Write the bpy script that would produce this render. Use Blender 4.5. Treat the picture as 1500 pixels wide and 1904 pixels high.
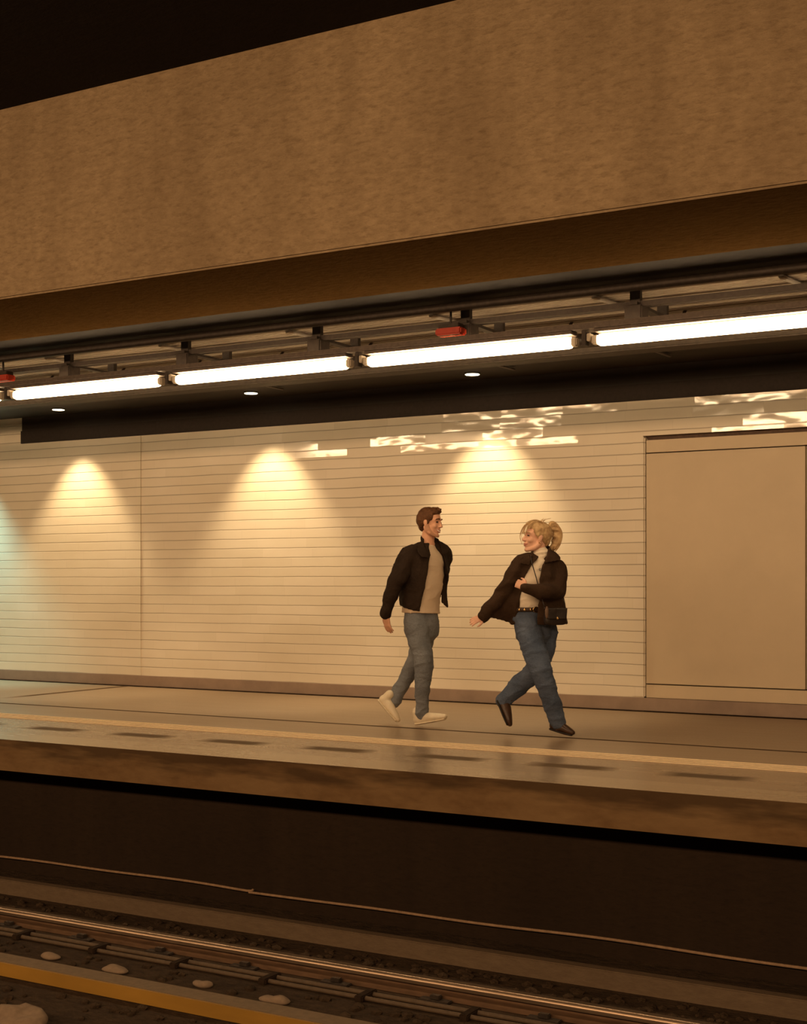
import bpy, bmesh, math, random
from mathutils import Vector, Matrix, noise
random.seed(7)
PI = math.pi
C = bpy.context.scene.collection
for o in list(bpy.data.objects): bpy.data.objects.remove(o)

# ---------------------------------------------------------------- camera
F_PX = 2520.0; PHI = math.atan(F_PX/4400.0)
CAM = Vector((0, 0, 1.14))
RV = Vector((math.cos(PHI), math.sin(PHI), 0)); FV = Vector((-math.sin(PHI), math.cos(PHI), 0))
cd = bpy.data.cameras.new('camera'); cam = bpy.data.objects.new('camera', cd); C.objects.link(cam)
cam.location = CAM; cam.rotation_euler = (PI/2, 0, PHI)
cd.sensor_fit = 'VERTICAL'; cd.sensor_height = 24; cd.lens = 24*F_PX/1904; cd.shift_y = (1083-952)/1904
cd.clip_end = 200
bpy.context.scene.camera = cam
# ---------------------------------------------------------------- light and exposure
sc = bpy.context.scene
sc.view_settings.view_transform = 'Standard'; sc.view_settings.look = 'None'
sc.view_settings.gamma = 1; sc.view_settings.use_curve_mapping = False; sc.view_settings.exposure = 0.0
w = bpy.data.worlds.new('world'); sc.world = w; w.use_nodes = True
w.node_tree.nodes['Background'].inputs[0].default_value = (1, .55, .25, 1)
w.node_tree.nodes['Background'].inputs[1].default_value = .012
TUBE_COL = (1.0, .70, .39); TUBE_STR = 27.0
def area(name, loc, rot, sx, sy, power, col):
    l = bpy.data.lights.new(name, 'AREA'); l.shape = 'RECTANGLE'; l.size = sx; l.size_y = sy; l.energy = power; l.color = col
    o = bpy.data.objects.new(name, l); C.objects.link(o); o.location = loc; o.rotation_euler = rot; return o
# the row of lamps over the opposite platform, where the photographer stands
area('opposite_platform_lamps', (-3.0, -1.2, 3.0), (math.radians(72), 0, 0), 26, .35, 790, (1.0, .61, .32))
SPOT_P = 180
def spot(name, loc, power, col, half, blend, rx=0):
    l = bpy.data.lights.new(name, 'SPOT'); l.energy = power; l.color = col; l.spot_size = 2*half; l.spot_blend = blend
    l.shadow_soft_size = .03
    o = bpy.data.objects.new(name, l); C.objects.link(o); o.location = loc; o.rotation_euler = (rx, 0, 0); return o

# ---------------------------------------------------------------- materials
class NT:
    def __init__(s, name):
        s.m = bpy.data.materials.new(name); s.m.use_nodes = True; s.t = s.m.node_tree; s.n = s.t.nodes; s.l = s.t.links
        s.b = s.n['Principled BSDF']
    def node(s, t, **k):
        n = s.n.new(t)
        for a, v in k.items(): setattr(n, a, v)
        return n
    def set(s, sock, v):
        if isinstance(v, bpy.types.NodeSocket): s.l.new(v, sock)
        elif v is not None:
            if isinstance(v, (tuple, list)) and len(v) == 3 and sock.type == 'RGBA': v = (*v, 1)
            sock.default_value = v
    def math(s, op, a, b=None, c=None, clamp=False):
        n = s.node('ShaderNodeMath', operation=op, use_clamp=clamp)
        s.set(n.inputs[0], a)
        if b is not None: s.set(n.inputs[1], b)
        if c is not None: s.set(n.inputs[2], c)
        return n.outputs[0]
    def mix(s, f, a, b):
        n = s.node('ShaderNodeMix', data_type='RGBA'); s.set(n.inputs[0], f); s.set(n.inputs[6], a); s.set(n.inputs[7], b); return n.outputs[2]
    def noise(s, vec, scale, detail=3, rough=.5, sc3=None):
        if sc3:
            mp = s.node('ShaderNodeMapping'); s.l.new(vec, mp.inputs[0]); mp.inputs['Scale'].default_value = sc3; vec = mp.outputs[0]
        n = s.node('ShaderNodeTexNoise'); s.l.new(vec, n.inputs['Vector'])
        n.inputs['Scale'].default_value = scale; n.inputs['Detail'].default_value = detail; n.inputs['Roughness'].default_value = rough
        return n.outputs['Fac']
    def ramp(s, f, a, b):   # map range clamp a..b -> 0..1
        n = s.node('ShaderNodeMapRange'); s.set(n.inputs[0], f); n.inputs[1].default_value = a; n.inputs[2].default_value = b; return n.outputs[0]
    def obj(s): return s.node('ShaderNodeTexCoord').outputs['Object']
    def pos(s): return s.node('ShaderNodeNewGeometry').outputs['Position']
    def xyz(s, v):
        n = s.node('ShaderNodeSeparateXYZ'); s.l.new(v, n.inputs[0]); return n.outputs
    def bump(s, h, strength, dist=.01):
        n = s.node('ShaderNodeBump'); n.inputs['Strength'].default_value = strength; n.inputs['Distance'].default_value = dist
        s.l.new(h, n.inputs['Height']); s.l.new(n.outputs[0], s.b.inputs['Normal']); return n
    def out(s, col=None, rough=None, metal=None, spec=None):
        if col is not None: s.set(s.b.inputs['Base Color'], col)
        if rough is not None: s.set(s.b.inputs['Roughness'], rough)
        if metal is not None: s.set(s.b.inputs['Metallic'], metal)
        if spec is not None: s.set(s.b.inputs['Specular IOR Level'], spec)
        return s.m
def plain(name, col, rough=.6, metal=0, var=.25, scale=30, spec=.4, bump=.1, sc3=None):
    t = NT(name); p = t.obj(); f = t.noise(p, scale, 4, .6, sc3)
    c2 = tuple(c*(1-var) for c in col); c1 = tuple(min(1, c*(1+var)) for c in col)
    if bump: t.bump(f, bump, .005)
    return t.out(t.mix(t.ramp(f, .3, .7), c2, c1), rough, metal, spec)
def emit(name, col, strength):
    t = NT(name); t.out((.8, .8, .8), .4)
    t.b.inputs['Emission Color'].default_value = (*col, 1); t.b.inputs['Emission Strength'].default_value = strength
    return t.m

def mat_tile():
    t = NT('glazed_wall_tile'); p = t.pos(); X, Y, Z = t.xyz(p)
    wob = t.noise(p, 2.2, 2, .5, (1, 1, 2.5))
    z = t.math('ADD', Z, t.math('MULTIPLY', t.math('SUBTRACT', wob, .5), .012))
    zr = t.math('DIVIDE', t.math('SUBTRACT', z, .017), .0985)
    row = t.math('FLOOR', zr); fz = t.math('FRACT', zr)
    dz = t.math('MINIMUM', fz, t.math('SUBTRACT', 1, fz))
    gh = t.math('SUBTRACT', 1, t.ramp(dz, .018, .06))
    hrow = t.math('FRACT', t.math('MULTIPLY', t.math('SINE', t.math('MULTIPLY', row, 12.9)), 43758.5))
    xr = t.math('ADD', t.math('DIVIDE', X, .62), hrow)
    fx = t.math('FRACT', xr); dx = t.math('MINIMUM', fx, t.math('SUBTRACT', 1, fx))
    gv = t.math('MULTIPLY', t.math('SUBTRACT', 1, t.ramp(dx, .002, .006)), .12)
    g = t.math('MAXIMUM', gh, gv)
    cell = t.node('ShaderNodeCombineXYZ'); t.l.new(t.math('FLOOR', xr), cell.inputs[0]); t.l.new(row, cell.inputs[1])
    wn = t.node('ShaderNodeTexWhiteNoise'); t.l.new(cell.outputs[0], wn.inputs[0])
    tone = wn.outputs['Value']
    big = t.noise(p, .9, 3, .5, (1, 1, 2))
    base = t.mix(tone, (.76, .68, .54), (.82, .735, .60))
    base = t.mix(t.ramp(big, .3, .75), base, (.68, .59, .45))
    col = t.mix(t.math('MULTIPLY', g, .55), base, (.16, .11, .07))
    # hand-glazed glossy courses near the top of the wall
    zone = t.math('MULTIPLY', t.ramp(Z, 2.40, 2.41), t.ramp(X, -8.3, -7.6))
    sel = t.math('MULTIPLY', zone, t.ramp(tone, .30, .40))
    rough = t.math('SUBTRACT', .42, t.math('MULTIPLY', sel, .34))
    wav = t.noise(p, 3.6, 1, .5, (1, 1, 2.2))
    h = t.math('MULTIPLY', wav, t.math('ADD', .05, t.math('MULTIPLY', sel, .62)))
    tilt = t.math('MULTIPLY', t.math('MULTIPLY', t.math('SUBTRACT', fz, .5), t.math('ADD', tone, -.1)), t.math('MULTIPLY', sel, 1.0))
    h = t.math('SUBTRACT', t.math('ADD', h, tilt), t.math('MULTIPLY', g, .25))
    t.bump(h, .6, .012)
    return t.out(col, rough, 0, t.math('ADD', .35, t.math('MULTIPLY', sel, .6)))
def mat_floor():
    t = NT('polished_platform_floor'); p = t.pos(); X, Y, Z = t.xyz(p)
    n1 = t.noise(p, 60, 3, .6); n2 = t.noise(p, 1.4, 4, .6, (.35, 1.6, 1)); n3 = t.noise(p, 9, 3, .6, (.15, 1.6, 1))
    col = t.mix(t.ramp(n1, .35, .65), (.275, .190, .118), (.325, .230, .145))
    col = t.mix(t.math('MULTIPLY', t.ramp(n2, .35, .7), .35), col, (.26, .195, .125))
    col = t.mix(t.math('MULTIPLY', t.ramp(n3, .45, .75), .25), col, (.30, .215, .13))
    # pale edge paving and border
    edge = t.math('SUBTRACT', 1, t.ramp(Y, 7.44, 7.47))
    col = t.mix(t.math('MULTIPLY', edge, .35), col, (.50, .39, .25))
    # lines running along the platform
    matte = []
    def line(y, w_, f, c, col):
        d = t.math('ABSOLUTE', t.math('SUBTRACT', Y, y))
        if f > .8: matte.append(t.math('SUBTRACT', 1, t.ramp(d, w_*.5, w_)))
        return t.mix(t.math('MULTIPLY', t.math('SUBTRACT', 1, t.ramp(d, w_*.5, w_)), f), col, c)
    col = line(9.23, .036, 1.0, (.07, .045, .03), col)
    col = line(11.44, .05, 1.0, (.035, .022, .015), col)
    col = line(7.80, .012, .5, (.55, .42, .26), col)
    # cross joint
    d = t.math('ABSOLUTE', t.math('ADD', X, 10.05))
    cj = t.math('MULTIPLY', t.math('SUBTRACT', 1, t.ramp(d, .035, .065)), t.ramp(Y, 9.6, 10.0)); matte.append(cj)
    col = t.mix(t.math('MULTIPLY', cj, .8), col, (.07, .045, .03))
    # dark inset dashes beside the edge
    fx = t.math('FRACT', t.math('DIVIDE', t.math('ADD', X, 8.01), .862))
    dm = t.math('SUBTRACT', 1, t.ramp(t.math('ABSOLUTE', t.math('SUBTRACT', fx, .5)), .2, .36))
    dy = t.math('SUBTRACT', 1, t.ramp(t.math('ABSOLUTE', t.math('SUBTRACT', Y, 7.80)), .05, .11))
    matte.append(t.math('MULTIPLY', t.math('MULTIPLY', dm, dy), .9))
    col = t.mix(t.math('MULTIPLY', t.math('MULTIPLY', dm, dy), .9), col, (.13, .09, .055))
    rough = t.math('ADD', .20, t.math('MULTIPLY', n3, .12))
    rough = t.math('ADD', rough, t.math('MULTIPLY', t.ramp(Y, 8.2, 9.4), .16))
    mk_ = matte[0]
    for q in matte[1:]: mk_ = t.math('MAXIMUM', mk_, q)
    t.bump(n1, .05, .003)
    t.set(t.b.inputs['Specular Tint'], (1, 1, 1, 1))
    return t.out(col, t.math('ADD', rough, t.math('MULTIPLY', mk_, .5)), 0, t.math('MULTIPLY', t.math('SUBTRACT', 1, mk_), .5))
def mat_concrete(name, a, b, dark, stripes=True, bump=.5, rough=.9):
    t = NT(name); p = t.obj()
    n1 = t.noise(p, 22, 6, .7, (.55, 1, 1.3)); n2 = t.noise(p, 3.2, 3, .6, (1, 1, .12)); n3 = t.noise(p, 1.1, 2, .5)
    n4 = t.noise(p, 42, 3, .65, (.35, 1, 1))
    col = t.mix(t.ramp(n1, .3, .7), a, b)
    if stripes: col = t.mix(t.math('MULTIPLY', t.ramp(n2, .42, .75), .36), col, dark)
    col = t.mix(t.math('MULTIPLY', t.ramp(n4, .53, .70), .38), col, dark)
    col = t.mix(t.math('MULTIPLY', t.ramp(n3, .4, .8), .3), col, dark)
    t.bump(t.math('ADD', n1, t.math('MULTIPLY', n4, .5)), bump, .02)
    return t.out(col, rough, 0, .2)
def mat_fascia():
    t = NT('stained_shaded_edge_concrete'); p = t.pos(); X, Y, Z = t.xyz(p)
    n1 = t.noise(p, 20, 5, .6, (.5, 1, 1)); n2 = t.noise(p, 1.6, 3, .6, (1, 1, 3)); n3 = t.noise(p, 4, 3, .6, (.4, 1, 2.5))
    col = t.mix(t.ramp(n1, .3, .7), (.155, .088, .038), (.21, .125, .055))
    col = t.mix(t.math('MULTIPLY', t.ramp(n2, .4, .62), .55), col, (.28, .18, .085))
    edge_shade = t.ramp(t.math('ADD', Z, t.math('MULTIPLY', t.math('SUBTRACT', n3, .5), .35)), -.11, -.02)  # shadow below the floor edge, painted as a dark band with noisy border
    col = t.mix(t.math('MULTIPLY', edge_shade, .75), col, (.05, .028, .013))
    t.bump(n1, .3, .01); return t.out(col, .85, 0, .2)
M = {}
M['tile'] = mat_tile(); M['floor'] = mat_floor()
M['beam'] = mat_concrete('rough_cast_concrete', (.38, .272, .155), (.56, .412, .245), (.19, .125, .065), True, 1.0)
M['soffit'] = mat_concrete('shaded_beam_underside', (.100, .054, .018), (.135, .074, .026), (.06, .033, .012), False, .4, 1.0)  # same concrete as the beam face, with the underside's shade painted in
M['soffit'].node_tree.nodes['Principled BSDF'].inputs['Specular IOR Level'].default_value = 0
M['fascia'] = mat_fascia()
M['kerb'] = mat_concrete('kerb_concrete', (.14, .098, .062), (.18, .13, .082), (.13, .09, .06), False, .3)
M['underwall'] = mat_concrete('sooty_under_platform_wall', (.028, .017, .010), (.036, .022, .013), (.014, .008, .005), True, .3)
M['ballast'] = mat_concrete('sooty_trackbed', (.035, .022, .013), (.085, .055, .032), (.012, .008, .005), False, 1.0)
M['black'] = plain('black_paint', (.012, .008, .006), .8)
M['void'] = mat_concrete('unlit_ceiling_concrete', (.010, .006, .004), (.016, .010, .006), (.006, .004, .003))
M['fasciablack'] = plain('black_ceiling_band', (.022, .014, .010), .8)
M['ceil'] = plain('tube_lit_ceiling_panel', (.060, .043, .030), .6, var=.12, scale=4)  # ceiling brightened by the tubes: their light painted as a lighter brown
M['ceildark'] = plain('dark_ceiling_panel', (.036, .025, .018), .7, var=.12, scale=4)
M['base'] = plain('brown_skirting_stone', (.30, .215, .16), .45, var=.12, scale=5)
M['panel'] = plain('cream_wall_panel', (.60, .48, .325), .5, var=.035, scale=3, bump=.02)
M['gap'] = plain('dark_panel_gap', (.10, .06, .04), .8)
M['strip'] = plain('pale_tactile_ridge', (.90, .74, .50), .4, var=.08)
M['metal'] = plain('painted_steel', (.11, .085, .068), .45, .3)
M['darkmetal'] = plain('dark_steel', (.05, .038, .03), .5, .3)
M['lightmetal'] = plain('galvanised_steel', (.55, .50, .44), .4, .4, var=.1)
M['duct'] = plain('brown_duct_paint', (.055, .040, .028), .6, spec=.2)
M['box'] = plain('pale_junction_plastic', (.62, .55, .44), .5, var=.1)
M['red'] = plain('red_plastic', (.55, .05, .02), .4, var=.1)
M['rail'] = plain('worn_rail_steel', (.50, .37, .26), .30, .85, var=.25, scale=14, sc3=(.1, 2, 2))
M['railside'] = plain('rusty_rail_foot', (.16, .095, .055), .5, .2, sc3=(.3, 1, 1))
M['yellow'] = plain('ochre_guide_bar_paint', (.36, .195, .03), .5, var=.15, scale=5, sc3=(.3, 1, 1))
M['ochretop'] = plain('dusty_bar_top', (.20, .14, .08), .6, var=.15)
M['stone'] = plain('pale_stone', (.27, .195, .13), .9, var=.15)
M['cable'] = plain('dusty_cable', (.34, .22, .13), .6, var=.2)
M['cleat'] = plain('sooty_cleat', (.035, .022, .014), .8, spec=.1)
M['darkcable'] = plain('dark_cable', (.11, .075, .045), .6, var=.2)
M['tube'] = emit('lit_tube_diffuser', TUBE_COL, TUBE_STR)
M['endcap'] = emit('glowing_tube_end', (1, .75, .42), 2.2)
M['lens'] = emit('lit_downlight_lens', (1, .80, .5), 6)

# ---------------------------------------------------------------- mesh helpers
def mk(name, bm, mat, parent=None, kind=None, smooth=False):
    me = bpy.data.meshes.new(name); bm.normal_update(); bm.to_mesh(me); bm.free()
    if mat is not None:
        for m in (mat if isinstance(mat, list) else [mat]): me.materials.append(m)
    if smooth:
        for p in me.polygons: p.use_smooth = True
    o = bpy.data.objects.new(name, me); C.objects.link(o)
    if parent is not None:
        o.parent = parent; o.matrix_parent_inverse = Matrix.Translation(-parent.location)
    if kind: o['kind'] = kind
    return o
def tag(o, label, cat, group=None):
    o['label'] = label; o['category'] = cat
    if group: o['group'] = group
    return o
def empty(name, loc):
    o = bpy.data.objects.new(name, None); C.objects.link(o); o.location = loc; return o
def box(bm, x0, x1, y0, y1, z0, z1, mi=0, bevel=0):
    vs = [bm.verts.new((x, y, z)) for x in (x0, x1) for y in (y0, y1) for z in (z0, z1)]
    fs = []
    for f in ((0,1,3,2),(4,6,7,5),(0,4,5,1),(2,3,7,6),(0,2,6,4),(1,5,7,3)):
        fc = bm.faces.new([vs[i] for i in f]); fc.material_index = mi; fs.append(fc)
    if bevel:
        es = list({e for f in fs for e in f.edges})
        bmesh.ops.bevel(bm, geom=es, offset=bevel, segments=2, affect='EDGES')
def prism(bm, prof, x0, x1):   # profile in (y,z), extruded along x
    a = [bm.verts.new((x0, y, z)) for y, z in prof]; b = [bm.verts.new((x1, y, z)) for y, z in prof]
    n = len(prof); bm.faces.new(a); bm.faces.new(b[::-1])
    for i in range(n): bm.faces.new((a[i], b[i], b[(i+1) % n], a[(i+1) % n]))
    bmesh.ops.recalc_face_normals(bm, faces=bm.faces)
ORD = 'first second third fourth fifth sixth seventh eighth ninth tenth eleventh twelfth thirteenth fourteenth fifteenth sixteenth'.split()
def px_of(x, y, z):
    v = Vector((x, y, z))-CAM; d = v.dot(FV); return (750+F_PX*v.dot(RV)/d, 1083-F_PX*v.z/d)
def inside(x, y, z, m=0):
    a, b = px_of(x, y, z); return -m < a < 1500+m and -m < b < 1904+m
def B(): return bmesh.new()
def bar(bm, a, b, r, n=8):
    tube(bm, [a, b], [r, r], n, sub=1)
def crom(p, t):
    n = len(p)-1; s = min(int(t), n-1); u = t-s
    a = p[max(s-1, 0)]; b = p[s]; c = p[s+1]; d = p[min(s+2, n)]
    return .5*((2*b)+(c-a)*u+(2*a-5*b+4*c-d)*u*u+(3*b-a-3*c+d)*u*u*u)
def tube(bm, pts, rad, n=14, sub=6, ref=None, cap=True, wr=0, wf=30, seed=0):
    """smooth tapered tube through pts. rad: numbers or (r_ref, r_other) pairs"""
    pts = [Vector(p) for p in pts]; rr = [Vector((r, r)) if not isinstance(r, (tuple, list)) else Vector(r) for r in rad]
    K = (len(pts)-1)*sub; P = [crom(pts, i/sub) for i in range(K+1)]; R = [crom(rr, i/sub) for i in range(K+1)]
    rings = []; prev = None
    for i in range(K+1):
        T = (P[min(i+1, K)]-P[max(i-1, 0)]).normalized()
        if ref is not None: N = Vector(ref)
        elif prev is not None: N = prev
        else: N = Vector((0, 0, 1)) if abs(T.z) < .9 else Vector((1, 0, 0))
        N = (N-T*N.dot(T)).normalized(); prev = N; Bn = T.cross(N)
        rings.append((P[i], N, Bn, R[i], T))
    if cap:   # rounded ends
        def capr(r, s):
            p, N, Bn, R_, T = r; q = min(R_.x, R_.y)
            return [(p+T*s*q*math.sin(a), N, Bn, R_*math.cos(a), T) for a in (.45, .9, 1.3)]
        rings = capr(rings[0], -1)[::-1]+rings+capr(rings[-1], 1)
    vr = []
    for p, N, Bn, R_, T in rings:
        L = []
        for k in range(n):
            a = 2*PI*k/n; v = p+N*R_.x*math.cos(a)+Bn*R_.y*math.sin(a)
            if wr:
                q = Vector((v.x*wf*.5, v.y*wf*.5, v.z*wf))+Vector((seed, 0, 0))
                v = v+(v-p).normalized()*wr*noise.noise(q)*2
            L.append(bm.verts.new(v))
        vr.append(L)
    for i in range(len(vr)-1):
        for k in range(n): bm.faces.new((vr[i][k], vr[i][(k+1) % n], vr[i+1][(k+1) % n], vr[i+1][k]))
    bm.faces.new(vr[0][::-1]); bm.faces.new(vr[-1])
def ell(bm, c, r, ax=None, seg=20):
    """ellipsoid, ax = 3 axis vectors"""
    ax = ax or (Vector((1,0,0)), Vector((0,1,0)), Vector((0,0,1)))
    d = bmesh.ops.create_uvsphere(bm, u_segments=seg, v_segments=seg*2//3, radius=1)
    for v in d['verts']:
        q = v.co.copy(); v.co = Vector(c)+ax[0]*q.x*r[0]+ax[1]*q.y*r[1]+ax[2]*q.z*r[2]
def solid(name, bm, voxel, mat, parent=None, smooth=4, fac=.6, disp=None):
    """join overlapping closed shapes of bm into one continuous skin"""
    bmesh.ops.recalc_face_normals(bm, faces=bm.faces)
    o = mk(name, bm, None)
    m = o.modifiers.new('r', 'REMESH'); m.mode = 'VOXEL'; m.voxel_size = voxel; m.use_smooth_shade = True
    if smooth:
        s = o.modifiers.new('s', 'SMOOTH'); s.iterations = smooth; s.factor = fac
    dg = bpy.context.evaluated_depsgraph_get()
    me = bpy.data.meshes.new_from_object(o.evaluated_get(dg)); old = o.data
    o.modifiers.clear(); o.data = me; bpy.data.meshes.remove(old); me.name = name
    if disp:
        for v, n in zip(me.vertices, [v.normal.copy() for v in me.vertices]): v.co = v.co+n*disp(v.co)
    me.materials.clear(); me.materials.append(mat)
    for p in me.polygons: p.use_smooth = True
    if parent is not None:
        o.parent = parent; o.matrix_parent_inverse = Matrix.Translation(-parent.location)
    return o

# ---------------------------------------------------------------- the setting
X0, X1 = -26.0, 7.0
YW, YE = 11.49, 7.10          # far wall, platform edge
H = 1.14                      # camera height above the platform
ZC = H+1.92                   # ceiling
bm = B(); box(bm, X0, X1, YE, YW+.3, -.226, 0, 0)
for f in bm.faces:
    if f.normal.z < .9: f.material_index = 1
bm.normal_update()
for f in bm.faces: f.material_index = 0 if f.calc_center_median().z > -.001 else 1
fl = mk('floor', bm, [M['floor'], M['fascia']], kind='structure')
bm = B(); box(bm, X0, X1, 7.5, 7.8, -1.6, -.226); mk('wall_under_platform', bm, M['underwall'], kind='structure')
bm = B(); box(bm, X0, X1, -3.5, 7.5, -1.5, H-2.2)
tb = mk('floor_trackbed', bm, M['ballast'], kind='structure')
bm = B(); box(bm, X0, X1, 6.90, 6.98, H-2.21, H-2.098, bevel=.006); mk('trim_1', bm, M['kerb'], kind='structure')
# far wall: tiled bay left, panel bay right
bm = B()
PX0, PX1 = -4.13, -2.71
box(bm, X0, PX0, YW, YW+.3, 0, 2.754); box(bm, PX0, X1, YW, YW+.3, 2.44, 2.754)
box(bm, X0, -11.7, YW+.02, YW+.3, 2.754, ZC)
mk('wall_back', bm, M['tile'], kind='structure')
bm = B(); box(bm, -11.7, X1, YW-.02, YW+.3, 2.754, 2.90); mk('trim_2', bm, M['fasciablack'], kind='structure')
bm = B(); box(bm, -11.7, X1, YW, YW+.3, 2.90, ZC); mk('trim_3', bm, M['ceildark'], kind='structure')
bm = B(); box(bm, X0, X1, YW-.03, YW, 0.006, .118, bevel=.003); mk('baseboard_back', bm, M['base'], kind='structure')
bm = B(); box(bm, -10.08, -9.90, YW-.012, YW, .118, 2.752); pil = mk('trim_4', bm, M['tile'], kind='structure')
bm = B(); box(bm, PX0-.10, PX0+.02, YW-.018, YW+.2, .118, 2.43, bevel=.012); mk('trim_5', bm, M['tile'], kind='structure')
# recessed backing behind the panels
bm = B(); box(bm, PX0, X1, YW+.07, YW+.3, 0, 2.44); mk('wall_back_recess', bm, M['gap'], kind='structure')
def wall_panel(x0, x1, z0, z1, label, name='wall_panel'):
    bm = B(); box(bm, x0, x1, YW+.004, YW+.06, z0, z1, bevel=.003)
    return tag(mk(name, bm, M['panel']), label, 'wall panel', 'cream wall panels')
g = .005
wall_panel(PX0+.025, PX1-g, .24+g, 2.285-g, 'tall cream wall panel right of the tiled wall')
wall_panel(PX1+g, -.5, .24+g, 2.285-g, 'cream wall panel cut off by the right edge of the photo')
wall_panel(PX0+.025, -.5, 2.285+g, 2.40, 'long cream strip panel above the tall wall panels')
wall_panel(PX0+.025, -.5, .12, .24-g, 'long cream strip panel below the tall wall panels, just over the skirting')
# tactile strip: four ridges
t_ = empty('tactile_strip', (-6, 8.36, 0)); tag(t_, 'pale yellow ridged guide strip running along the platform floor', 'tactile strip')
for k in range(4):
    bm = B(); y = 8.24+k*.075; box(bm, X0, X1, y, y+.024, 0, .006, bevel=.002); mk('ridge', bm, M['strip'], t_)
# ceilings
bm = B(); box(bm, X0, X1, 10.62, YW, ZC, ZC+.2)
mk('ceiling', bm, M['ceildark'], kind='structure')
bm = B(); box(bm, X0, X1, 9.85, 10.62, ZC, ZC+.2); mk('ceiling_lit_strip', bm, M['ceil'], kind='structure')
bm = B(); box(bm, X0, X1, 7.71, 9.85, ZC+.08, ZC+.3); mk('ceiling_backing', bm, M['black'], kind='structure')
bm = B()
y = 8.5
while y < 9.8:
    box(bm, X0, X1, y, y+.040, ZC, ZC+.03); y += .064
M['slat'] = plain('pale_ceiling_slat', (.37, .30, .225), .5, var=.1)
mk('ceiling_slats', bm, M['slat'], kind='structure')
bm = B(); box(bm, X0, X1, 7.72, 8.46, ZC-.0, ZC+.08); mk('ceiling_dark_channel', bm, M['black'], kind='structure')
# concrete beam over the track
bm = B(); box(bm, X0, X1, 6.54, 7.70, H+1.90, H+3.6)
bmesh.ops.bevel(bm, geom=[e for e in bm.edges if abs((e.verts[0].co-e.verts[1].co).x) > 5 and e.verts[0].co.z < H+2], offset=.012, segments=2, affect='EDGES')
bm.normal_update()
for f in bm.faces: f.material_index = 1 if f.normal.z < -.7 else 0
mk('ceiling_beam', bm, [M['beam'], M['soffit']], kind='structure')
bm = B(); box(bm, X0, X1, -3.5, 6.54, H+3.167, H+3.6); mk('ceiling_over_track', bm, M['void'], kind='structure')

# ---------------------------------------------------------------- tube lights
TY, TZ = 8.2, H+1.561
PITCH = .2103*TY
def x_at(px, Y): u = px-750; return Y*(u*math.cos(PHI)-F_PX*math.sin(PHI))/(F_PX*math.cos(PHI)+u*math.sin(PHI))
TX = x_at(30, TY); TL = PITCH*.888
def tube_lamp(x):
    e = empty('tube_lamp', (x+TL/2, TY, TZ+.07))
    bm = B(); tube(bm, [(x+.02, TY, TZ), (x+TL-.02, TY, TZ)], [.040, .040], 16, 1, cap=True); mk('diffuser', bm, M['tube'], e, smooth=True)
    for a, b in ((x-.045, x+.0), (x+TL, x+TL+.045)):
        bm = B(); box(bm, a, b, TY-.03, TY+.03, TZ-.028, TZ+.03, bevel=.008); mk('end_cap', bm, M['box'], e)
    bm = B(); box(bm, x-.02, x+TL+.02, TY-.055, TY+.055, TZ+.047, TZ+.068, bevel=.004); mk('housing', bm, M['metal'], e)
    return e
def copy_tree(o):
    c = o.copy(); C.objects.link(c)
    for ch in o.children:
        d = ch.copy(); C.objects.link(d); d.parent = c; d.matrix_parent_inverse = ch.matrix_parent_inverse
    return c
L0 = tube_lamp(TX)
labs = {-1: 'lit white tube lamp mostly cut off by the left edge of the photo', 0: 'shortest-looking fully visible lit tube lamp, leftmost whole one in the row',
        1: 'lit tube lamp second whole one from the left, left of the small red lamp', 2: 'lit tube lamp above the man and woman, third whole one from the left',
        3: 'brightest largest lit tube lamp running off the right edge of the photo', 4: 'lit tube lamp beyond the right edge of the photo', -2: 'lit tube lamp next beyond the left edge of the photo', -3: 'lit tube lamp farthest out beyond the left edge'}
for k in (-3, -2, -1, 0, 1, 2, 3, 4):
    e = L0 if k == 0 else copy_tree(L0)
    e.location = (TX+TL/2+k*PITCH, TY, TZ+.07)
    tag(e, labs.get(k, 'lit tube lamp beyond the left edge of the photo'), 'tube lamp', 'tube lamps over the platform')
# junction boxes between lamps
gap = PITCH-TL
for k in range(-1, 4):
    x = TX+k*PITCH-gap
    e = empty('junction_box', (x+gap/2, TY, TZ+.05))
    nm = {-1: 'left of every whole lamp, at the left edge', 0: 'left of the leftmost whole tube lamp', 1: 'between first and second whole tube lamps from the left', 2: 'between second and third whole tube lamps from the left',
          3: 'right of the third whole tube lamp'}[k]
    tag(e, 'small dark hanger and pale box '+nm, 'junction box', 'junction boxes between the tube lamps')
    bm = B(); box(bm, x+gap*.42, x+gap*.58, TY-.03, TY+.03, TZ-.03, TZ+.068, bevel=.004); mk('hanger', bm, M['darkmetal'], e)
    bm = B(); box(bm, x+gap*.60, x+gap*.74, TY-.03, TY+.03, TZ-.005, TZ+.045, bevel=.004); mk('box_cover', bm, M['box'], e)
# trunking above lamps
bm = B(); box(bm, X0, X1, TY-.07, TY+.07, TZ+.069, TZ+.105, bevel=.004)
tag(mk('lighting_trunking', bm, M['metal']), 'long brown steel trunking that carries the row of tube lamps', 'trunking')
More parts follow.
